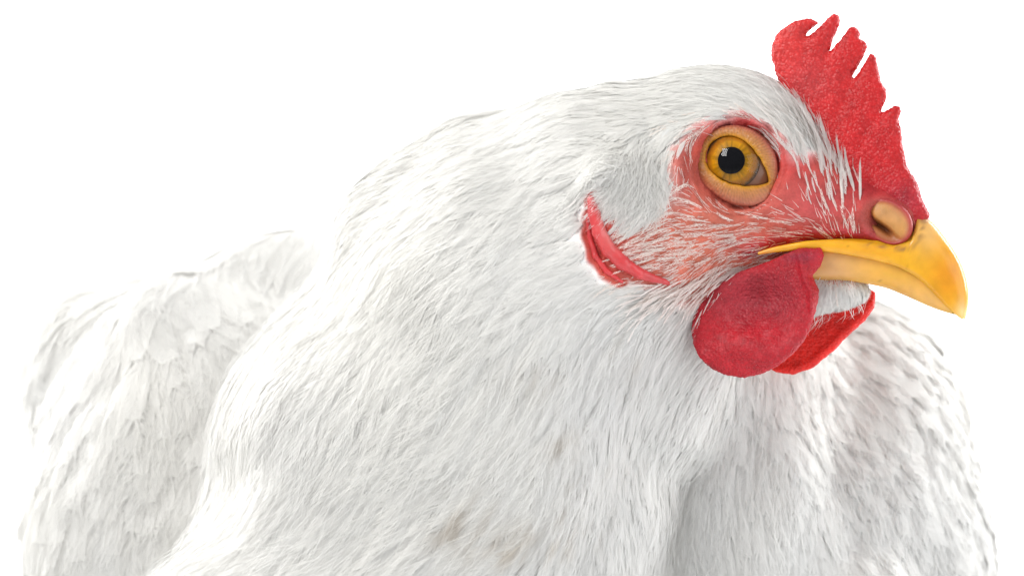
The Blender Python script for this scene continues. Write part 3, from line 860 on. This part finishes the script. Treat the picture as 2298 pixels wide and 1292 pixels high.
flesh_part('wattle', wattle_sdf, (3.4, -3.6, -2.4), (7.4, 0.6, 1.2), .03, m_watt, watt_col, gran=.03, gs=15, newton=5)
WB2 = -.62
W2 = P2([(1962, 656), (1960, 690), (1935, 722), (1895, 757), (1860, 792), (1820, 824), (1775, 841), (1735, 836), (1700, 800), (1700, 740), (1760, 690), (1850, 640), (1930, 630)], WB2)
W2R = P2([(1960, 690), (1935, 722), (1895, 757), (1860, 792), (1820, 824), (1775, 841), (1735, 836)], WB2)
def wattle2_sdf(p):
    q = w2h(p); x, z = q[..., 0], q[..., 2]
    d2 = poly2(x, z, W2) + .012 * vnoise(np.stack([x, x * 0, z], -1), 7, 3)
    b0 = WB2 + .35 * (z + 1.4) * .3
    rim = .07 * np.exp(-((pline(x, z, W2R) - .1) / .10) ** 2)
    t = .10 + .05 * np.clip(-d2, 0, .3) / .3
    b = q[..., 1] - b0
    bb = np.maximum(b - t - rim, -b - t); r = .06; a = np.maximum(d2 + r, 0)
    return np.minimum(np.maximum(d2 + r, bb + r), 0) * .7 + np.sqrt(a ** 2 + np.maximum(bb + r, 0) ** 2) - r
def watt2_col(v):
    c = np.tile(np.array([.66, .014, .008]), (len(v), 1))
    return c * (1.08 - .25 * worley(v, 12, 29)[:, None])
flesh_part('wattle', wattle2_sdf, (5.0, -1.2, -2.4), (8.9, 2.2, .6), .04, m_watt, watt2_col, gran=.018, gs=12)

# ------------------------------------------------------------------ ear lobe: a folded red lappet
def lobe_col(v):
    c = np.tile(np.array([.56, .045, .05]), (len(v), 1))
    px, py = topx(v)
    a = (np.exp(-((px - 1380) / 28) ** 2 - ((py - 500) / 45) ** 2) * .6)[:, None]
    c = c * (1 - a) + np.array([.76, .38, .34]) * a
    return c
lp = np.array([a for l in LBP for a, r in l])
flesh_part('ear_lobe', lobe_sdf, lp.min(0) - .4, lp.max(0) + .4, .03, m_lobe, lobe_col, gran=.006, gs=9)

# ------------------------------------------------------------------ eyes
IN = [(1584.5, 358.7), (1586.7, 339), (1595, 322), (1613, 310), (1634, 306), (1656, 311), (1678, 326), (1695, 346), (1710, 369), (1720, 393), (1722, 407), (1708, 412), (1686, 415), (1656, 413), (1630, 406), (1608, 393), (1593, 378)]
OUT = [(1558, 359), (1561, 331), (1576, 304), (1602, 289), (1630, 282), (1665, 285), (1695, 299), (1721, 323), (1737, 350), (1742, 376), (1742, 404), (1734, 430), (1717, 448), (1691, 458), (1660, 457), (1630, 448), (1602, 431), (1578, 410), (1562, 386)]
def radial(pts, n, c=(1652, 366)):
    a = np.array([math.atan2(-(y - c[1]), x - c[0]) for x, y in pts]); r = np.array([math.hypot(x - c[0], y - c[1]) for x, y in pts]) / 100
    o = np.argsort(a); a = a[o]; r = r[o]
    a = np.concatenate([a - 2 * math.pi, a, a + 2 * math.pi]); r = np.concatenate([r, r, r])
    t = np.linspace(-math.pi, math.pi, n, endpoint=False)
    rr = np.interp(t, a, r)
    k = np.exp(-np.linspace(-2, 2, 9) ** 2); k /= k.sum()
    return t, np.convolve(np.concatenate([rr[-4:], rr, rr[:4]]), k, 'valid')
EC = EYE + ((1652 - 1650) / 100) * EYEQ1 + ((368 - 366) / 100) * EYEQ2
def eye_pt(x, y, h):
    return EC + x[..., None] * EYEQ1 + y[..., None] * EYEQ2 + h[..., None] * EAX
def sphere_h(x, y):   # height of the eyeball along the eye axis over EC
    o = ECEN - EC
    cx, cy, ch = o @ EYEQ1, o @ EYEQ2, o @ EAX
    return ch + np.sqrt(np.maximum(ER ** 2 - (x - cx) ** 2 - (y - cy) ** 2, .02))
nT = 240
t, ri = radial(IN, nT); _, ro = radial(OUT, nT)
K = 18
vv = []; cc = []
for k in range(K):
    u = k / (K - 1)
    r = ri + (ro - ri) * (u * 1.12 - .03)
    x, y = r * np.cos(t), r * np.sin(t)
    hs = sphere_h(x, y)
    hin = sphere_h(ri * np.cos(t), ri * np.sin(t))
    prof = .015 + .12 * math.sin(math.pi * min(1, (u + .02) * .95)) ** .6
    h = hin * (1 - u) + (hin - .12) * u + prof
    h = np.where(k == 0, hin - .08, h)
    if k >= K - 2: h = h - .12 * (k - K + 3)
    rid = .005 * np.sin(t * 74 + 3 * np.sin(t * 5) + 4 * u) * math.sin(math.pi * u) + .010 * vnoise(np.stack([t * 30, np.full_like(t, u * 14), t * 0], -1), 1., 8) + .012 * vnoise(np.stack([t * 9, np.full_like(t, u * 9), t * 0], -1), 1.6, 2)
    h = h + rid
    vv.append(eye_pt(x, y, h))
    inner = np.array([.56, .25, .008]); mid = np.array([.42, .175, .05]); outc = np.array([.36, .09, .06])
    c = inner * max(0, 1 - u / .35) + mid * (1 - abs(u - .45) / .45 if abs(u - .45) < .45 else 0) + outc * max(0, (u - .45) / .55)
    s = max(0, 1 - u / .35) + (1 - abs(u - .45) / .45 if abs(u - .45) < .45 else 0) + max(0, (u - .45) / .55)
    c = np.tile(c / s, (nT, 1))
    low = np.clip(-np.sin(t), 0, 1)[:, None]
    c = c * (1 - low * .5 * u) + np.array([.40, .14, .09]) * low * .5 * u
    cc.append(c * (1 + .09 * np.sin(t * 74 + 3 * np.sin(t * 5) + 4 * u) + .10 * vnoise(np.stack([t * 30, np.full_like(t, u * 14), t * 0], -1), 1., 8))[:, None])
V = np.concatenate(vv); cols = np.concatenate(cc)
i = np.arange(nT); Q = np.concatenate([np.stack([k * nT + i, k * nT + (i + 1) % nT, (k + 1) * nT + (i + 1) % nT, (k + 1) * nT + i], -1) for k in range(K - 1)])
part('eyelid', mesh_np('eyelid', V, Q, cols), m_lid)

def dome(c, r, ax, a1, a2, ang, nr, na, f=None, a0=0.0):
    vs = []
    for k in range(nr + 1):
        th = a0 + (ang - a0) * k / nr
        for j in range(na):
            ph = 2 * math.pi * j / na
            d = ax * math.cos(th) + (a1 * math.cos(ph) + a2 * math.sin(ph)) * math.sin(th)
            vs.append(c + d * r)
    q = [(k * na + j, (k + 1) * na + j, (k + 1) * na + (j + 1) % na, k * na + (j + 1) % na) for k in range(nr) for j in range(na)]
    return np.array(vs), np.array(q)
k = M('eye_membrane'); k.p.inputs['Base Color'].default_value = (.17, .085, .05, 1); k.p.inputs['Roughness'].default_value = .18; k.p.inputs['Coat Weight'].default_value = .15
k.p.inputs['Coat Roughness'].default_value = .05
nz = k.add('ShaderNodeTexNoise', Scale=5.0, Detail=3.0); cr = k.add('ShaderNodeValToRGB')
cr.color_ramp.elements[0].color = (.11, .045, .022, 1); cr.color_ramp.elements[1].color = (.20, .09, .05, 1); k.p.inputs['Specular IOR Level'].default_value = .25
k.l(nz.outputs['Fac'], cr.inputs[0]); k.l(cr.outputs[0], k.p.inputs['Base Color']); m_ball = k.m
k = M('iris_amber'); a = k.add('ShaderNodeAttribute', attribute_name='tint'); k.l(a.outputs['Color'], k.p.inputs['Base Color']); k.p.inputs['Roughness'].default_value = .35; k.p.inputs['Specular IOR Level'].default_value = .1; m_iris = k.m
k = M('pupil_black'); k.p.inputs['Base Color'].default_value = (.004, .004, .006, 1); k.p.inputs['Roughness'].default_value = .15; k.p.inputs['Specular IOR Level'].default_value = 0.0; m_pupil = k.m
k = M('cornea_clear'); k.n.remove(k.p)
tr = k.add('ShaderNodeBsdfTransparent'); gl = k.add('ShaderNodeBsdfGlossy', Roughness=.015); fr = k.add('ShaderNodeFresnel', IOR=1.30); mx = k.add('ShaderNodeMixShader')
k.l(fr.outputs[0], mx.inputs[0]); k.l(tr.outputs[0], mx.inputs[1]); k.l(gl.outputs[0], mx.inputs[2]); k.l(mx.outputs[0], k.out.inputs[0]); m_cornea = k.m

def make_eye(cen, ax, a1, a2):
    v, q = dome(cen, ER, ax, a1, a2, 2.6, 40, 64)
    ball = part('eye', mesh_np('eye', v, q), m_ball)
    # the iris looks a little to the left of the lid opening
    iax = unit(ax - a1 * .085 + a2 * .075)
    i1 = unit(a1 - iax * (a1 @ iax)); i2 = np.cross(iax, i1); i2 = i2 if i2 @ a2 > 0 else -i2
    RI = .61
    v, q = dome(cen, ER + .012, iax, i1, i2, math.asin(RI / ER), 40, 160, a0=math.asin(.24 / ER))
    rel = v - cen; rr = np.linalg.norm(rel - (rel @ iax)[:, None] * iax, axis=1) / RI
    ph = np.arctan2(rel @ i2, rel @ i1)
    st = np.stack([np.cos(ph) * 9, np.sin(ph) * 9, rr * 1.5], -1)
    n = fbm(st, 1.0, 3)
    c = np.zeros((len(v), 3))
    stops = [(.42, (.16, .11, .01)), (.56, (.50, .22, .004)), (.70, (.62, .27, .004)), (.78, (.46, .17, .006)), (.88, (.40, .14, .006)), (.95, (.15, .07, .02)), (1.0, (.05, .03, .02))]
    xs = [s[0] for s in stops]
    for j in range(3): c[:, j] = np.interp(rr + n * .04, xs, [s[1][j] for s in stops])
    c *= (1 + .25 * n)[:, None]
    part('iris', mesh_np('iris', v, q, np.clip(c, 0, 1)), m_iris, ball)
    v, q = dome(cen, ER + .018, iax, i1, i2, math.asin(.295 / ER), 12, 96)
    part('pupil', mesh_np('pupil', v, q), m_pupil, ball)
    rc = .80; off = ER + .085 - rc
    v, q = dome(cen + iax * off, rc, iax, i1, i2, math.asin(.60 / rc), 30, 96)
    part('cornea', mesh_np('cornea', v, q), m_cornea, ball)
make_eye(ECEN, EAX, EYEQ1, EYEQ2)

# ------------------------------------------------------------------ nostril: a horny flap over a slit in a fleshy rim
NW = on_body(1990, 497, .0, body_base)
NN_ = grad(body_base, NW[None])[0]
NU = EYEQ1 * math.cos(math.radians(-38)) + EYEQ2 * math.sin(math.radians(-38)); NU = unit(NU - NN_ * (NU @ NN_))
NV = np.cross(NN_, NU); NV = NV if NV[2] > 0 else -NV
nr, na = 70, 160
rr, ph = np.meshgrid(np.linspace(0.004, 1, nr), np.linspace(0, 2 * math.pi, na, endpoint=False), indexing='ij')
u_ = rr * .68 * np.cos(ph); v_ = rr * .50 * np.sin(ph)
sg_ = lambda t: 1 / (1 + np.exp(np.clip(t, -40, 40)))
hgt = .02 * np.exp(-((rr - .86) / .12) ** 2) - .05 * sg_((rr - .78) / .05) - .35 * np.clip(rr - .93, 0, 1)
vedge = v_ + .10 + .30 * (u_ + .05) ** 2 * np.sign(.4) - .10 * u_                # lower edge of the flap
flap = sg_(-vedge / .025) * sg_((np.sqrt(((u_ - .06) / .53) ** 2 + ((v_ - .12) / .36) ** 2) - 1) / .06)
hgt = hgt + .11 * flap * (1 - .5 * ((v_ - .05) / .35) ** 2 - .4 * ((u_ - .06) / .5) ** 2)
slit = np.exp(-(((u_ + .14) / .36) ** 4) - ((v_ + .15 - .02 * u_) / .075) ** 2) * (1 - flap)
hgt = hgt - .24 * slit
pts = NW + NU * u_[..., None] + NV * v_[..., None] + NN_ * (hgt - .06)[..., None]
pf = pts.reshape(-1, 3)
# sink the rim into the face where the face curves away
hf = body_full(pf); rim = sg_(-(rr.ravel() - .9) / .03)
pf = pf - grad(body_full, pf) * (np.clip(hf + .03, -1, 1) * rim)[:, None]
cN = np.tile(np.array([.50, .235, .065]), (len(pf), 1)) * (1 + .12 * fbm(pf, 6, 70))[:, None]
def mixc(a, k_):
    global cN
    a = a.ravel()[:, None]; cN = cN * (1 - a) + np.array(k_) * a
mixc((1 - flap) * .9, (.36, .12, .04)); mixc(np.clip((v_ - .22) / .2, 0, 1) * .6, (.46, .10, .07))
mixc(slit, (.09, .018, .004)); mixc(sg_(-(rr - .76) / .04), (.36, .03, .04))
mixc(np.exp(-((u_ - .1) / .2) ** 2 - ((v_ - .2) / .12) ** 2) * .3, (.62, .34, .16))
iN = np.arange(na); QN = np.concatenate([np.stack([k_ * na + iN, k_ * na + (iN + 1) % na, (k_ + 1) * na + (iN + 1) % na, (k_ + 1) * na + iN], -1) for k_ in range(nr - 1)])
part('nostril', mesh_np('nostril', pf, QN, cN), m_lid)

# ------------------------------------------------------------------ beak
# upper beak: sections from the corner of the mouth to the hooked tip
MOUTH = [(1703, 572), (1742, 566), (1806, 560), (1845, 563), (1901, 571), (1956, 582), (2012, 596), (2054, 619), (2082, 643), (2110, 674), (2138, 702), (2158, 716)]
STRIP = [(1700, 566), (1734, 553), (1806, 539), (1873, 536), (1929, 541), (1970, 548), (2026, 557), (2056, 553)]
CULM = [(2068, 470), (2090, 492), (2105, 511), (2118, 531), (2134, 550), (2146, 569), (2157, 590), (2165, 612), (2172, 640), (2174, 662), (2173, 690), (2166, 714)]
def pathpts(P, u):
    P = np.array(P, float); d = np.concatenate([[0], np.cumsum(np.hypot(*np.diff(P, axis=0).T))]); d /= d[-1]
    return np.stack([np.interp(u, d, P[:, 0]), np.interp(u, d, P[:, 1])], -1)
def smoothpath(P, n):
    u = np.linspace(0, 1, n); p = pathpts(P, u)
    k = np.ones(5) / 5
    for _ in range(2):
        q = np.stack([np.convolve(np.pad(p[:, j], 2, mode='edge'), k, 'valid') for j in range(2)], -1)
        q[0] = p[0]; q[-1] = p[-1]; p = q
    return p
def halfw(px): return np.interp(px, [1700, 1800, 1900, 1980, 2040, 2090, 2130, 2155, 2170], [1.22, 1.10, .93, .76, .62, .48, .33, .19, .06])
nU = 90
mo = smoothpath(MOUTH, nU)
# matching top line: for the front part the culmen, for the back part a hidden ridge under the skin
top = []
for x, y in mo:
    if x < 2040: top.append((x + 30, np.interp(x, [1700, 1850, 1960, 2040], [545, 520, 500, 500])))
    else: top.append(None)
fi = [i for i, tt in enumerate(top) if tt is None]
cu = smoothpath([(2066, 478)] + CULM[1:], len(fi))
for j, i_ in enumerate(fi): top[i_] = tuple(cu[j])
# ease the join
top = np.array(top)
nS = 28
V = []; cols = []
st = smoothpath(STRIP, 60)
for i_ in range(nU):
    x, y = mo[i_]; w_ = float(halfw(x))
    B = hl(x, y, w_); T = hl(top[i_][0], top[i_][1], 0)
    front = np.clip((x - 2000) / 60, 0, 1)
    S_ = hl(x, np.interp(x, st[:, 0], st[:, 1]), w_ * .98)
    for s in np.linspace(-1, 1, nS):
        a = abs(s); sg = 1 if s >= 0 else -1
        # front section: rounded arch;   back section: side strip then hidden top
        th = (1 - a) * math.pi / 2
        pf = np.array([B[0] * (1 - math.sin(th)) + T[0] * math.sin(th), w_ * math.cos(th) ** .75, B[2] + (T[2] - B[2]) * math.sin(th) ** 1.05])
        if a > .5:
            k_ = (1 - a) / .5
            pb = np.array([B[0] + (S_[0] - B[0]) * k_, w_ + .05 * math.sin(math.pi * min(1, k_ * 1.0)) + .03, B[2] + (S_[2] - B[2]) * k_])
        else:
            k_ = a / .5
            pb = np.array([T[0] * (1 - k_) + S_[0] * k_, w_ * k_ ** .7 * .8, T[2] * (1 - k_) + S_[2] * k_ - .06 * math.sin(math.pi * k_)])
        p_ = pf * front + pb * (1 - front); p_[1] *= sg if a > 0 else 0
        if a == 0: p_[1] = 0
        V.append(p_)
    # underside (palate)
    for s in np.linspace(.8, -.8, 5):
        V.append(np.array([B[0] - .03, w_ * s * .9, B[2] + .12 * min(1, w_ * 2)]))
V = np.array(V); V[:, 1] = np.where(np.isnan(V[:, 1]), 0, V[:, 1])
row = nS + 5
Q = [(i_ * row + j, i_ * row + (j + 1) % row, (i_ + 1) * row + (j + 1) % row, (i_ + 1) * row + j) for i_ in range(nU - 1) for j in range(row)]
Vw = h2w(V)
def beak_col(v, low=False):
    px, py = topx(v)
    y = np.array([.72, .365, .012]); pale = np.array([.76, .44, .12]); org = np.array([.66, .235, .003]); hornc = np.array([.78, .52, .24])
    c = np.tile(y, (len(v), 1))
    def bl(cx, cy, sx, sy, k_, am):
        nonlocal c
        a = (am * np.exp(-((px - cx) / sx) ** 2 - ((py - cy) / sy) ** 2))[:, None]; c = c * (1 - a) + np.array(k_) * a
    if low:
        c = np.tile(np.array([.70, .36, .055]), (len(v), 1))
        bl(1860, 600, 60, 60, (.64, .36, .14), .8); bl(2000, 615, 60, 25, (.74, .38, .02), .7); bl(2080, 680, 60, 30, pale, .5)
    else:
        bl(2085, 520, 35, 45, (.70, .42, .16), .75); bl(2130, 620, 45, 60, org, .8); bl(2160, 700, 16, 22, (.84, .62, .25), .8)
        bl(1950, 560, 60, 20, (.72, .33, .02), .7); bl(1720, 570, 20, 12, (.62, .26, .10), .5); bl(2076, 492, 16, 10, (.30, .16, .12), .6)
    dk = np.exp(-(pline(px, py, [(1930, 545), (1990, 553), (2030, 560), (2060, 553), (2069, 525), (2072, 490)]) / 5) ** 2) * np.clip(.5 + 1.2 * fbm(v, 9, 66), 0, 1) * (0 if low else .75)
    c = c * (1 - dk[:, None]) + np.array([.20, .09, .05]) * dk[:, None]
    gl_ = .5 + .5 * np.sin((px * .8 - py * .55) * .22 + 3 * vnoise(v, 1.5, 88))
    c = c * (1 - .05 * gl_ * (px > 2040))[:, None]
    n = fbm(v, 4, 12)[:, None]
    sp = np.clip((vnoise(v, 11, 60) - .72) * 6, 0, 1)[:, None] * np.exp(-((px - 1900) / 140) ** 2)[:, None]
    return np.clip(c * (1 + .06 * n) * (1 - .45 * sp), 0, 1)
upper = part('upper_beak', mesh_np('upper_beak', Vw, np.array(Q)[:, ::-1], beak_col(Vw)), m_beak)
# lower beak
LT = [(1790, 580), (1845, 566), (1901, 574), (1956, 585), (2012, 599), (2054, 622), (2082, 646), (2110, 676), (2136, 700)]
LBm = [(1780, 625), (1831, 633), (1873, 627), (1929, 631), (1984, 643), (2040, 667), (2082, 686), (2115, 698), (2138, 704)]
nU2 = 60
tp = smoothpath(LT, nU2); bt = smoothpath(LBm, nU2)
V = []
nS = 24
for i_ in range(nU2):
    w_ = float(halfw(tp[i_][0])) * .88
    A = hl(tp[i_][0], tp[i_][1] - 8, w_); Bq = hl(bt[i_][0], bt[i_][1], w_ * .55)
    for s in np.linspace(-1, 1, nS):
        a = abs(s); th = a * math.pi / 2
        V.append([A[0] * math.sin(th) ** 1.5 + Bq[0] * (1 - math.sin(th) ** 1.5), (1 if s > 0 else -1) * w_ * math.sin(th) ** .62, Bq[2] - .05 * w_ + (A[2] - Bq[2] + .05 * w_) * (1 - math.cos(th)) ** .9])
    for s in (.6, 0, -.6):
        V.append([A[0] - .03, w_ * s, A[2] - .12 * w_])
V = np.array(V); row = nS + 3
Q = [(i_ * row + j, i_ * row + (j + 1) % row, (i_ + 1) * row + (j + 1) % row, (i_ + 1) * row + j) for i_ in range(nU2 - 1) for j in range(row)]
Vw = h2w(V)
part('lower_beak', mesh_np('lower_beak', Vw, np.array(Q), beak_col(Vw, True)), m_beak)

# ------------------------------------------------------------------ legs and feet (below the frame)
m_leg = skin_mat('leg_scales', rough=0.5, sss=0.05, bump=0.5, bscale=5, bdist=0.05, col=(.62, .36, .06), mottled=0.15)
for lx, ly in ((1.0, 5.0), (2.2, 9.5)):
    A = np.array([lx, ly, -11.5]); Hk = A + [-.6, 0, -3.5]; An = np.array([lx, ly, -18.45])
    bones = [(A, Hk, 1.1, .55), (Hk, An, .50, .42)]
    for an, ln in ((0, 3.0), (38, 2.6), (-38, 2.6), (172, 1.3)):
        dv = np.array([math.cos(math.radians(an)), math.sin(math.radians(an)), 0])
        k1 = An + dv * ln * .55 + [0, 0, -.12]; k2 = An + dv * ln + [0, 0, -.30]; k3 = k2 + dv * .5 + [0, 0, -.12]
        bones += [(An, k1, .36, .28), (k1, k2, .28, .2), (k2, k3, .16, .05)]
    def leg_sdf(p, bones=bones):
        d = None
        for a, b, r1, r2 in bones:
            c = cone(p, a, b, r1, r2); d = c if d is None else smin(d, c, .12)
        return d
    v, q = surfnet(leg_sdf, (lx - 2.4, ly - 3, -19.1), (lx + 4.2, ly + 3, -10.2), .13)
    part('leg', mesh_np('leg', v, q), m_leg)
print('tris', sum(len(o.data.polygons) for o in C.objects if o.type == 'MESH'))
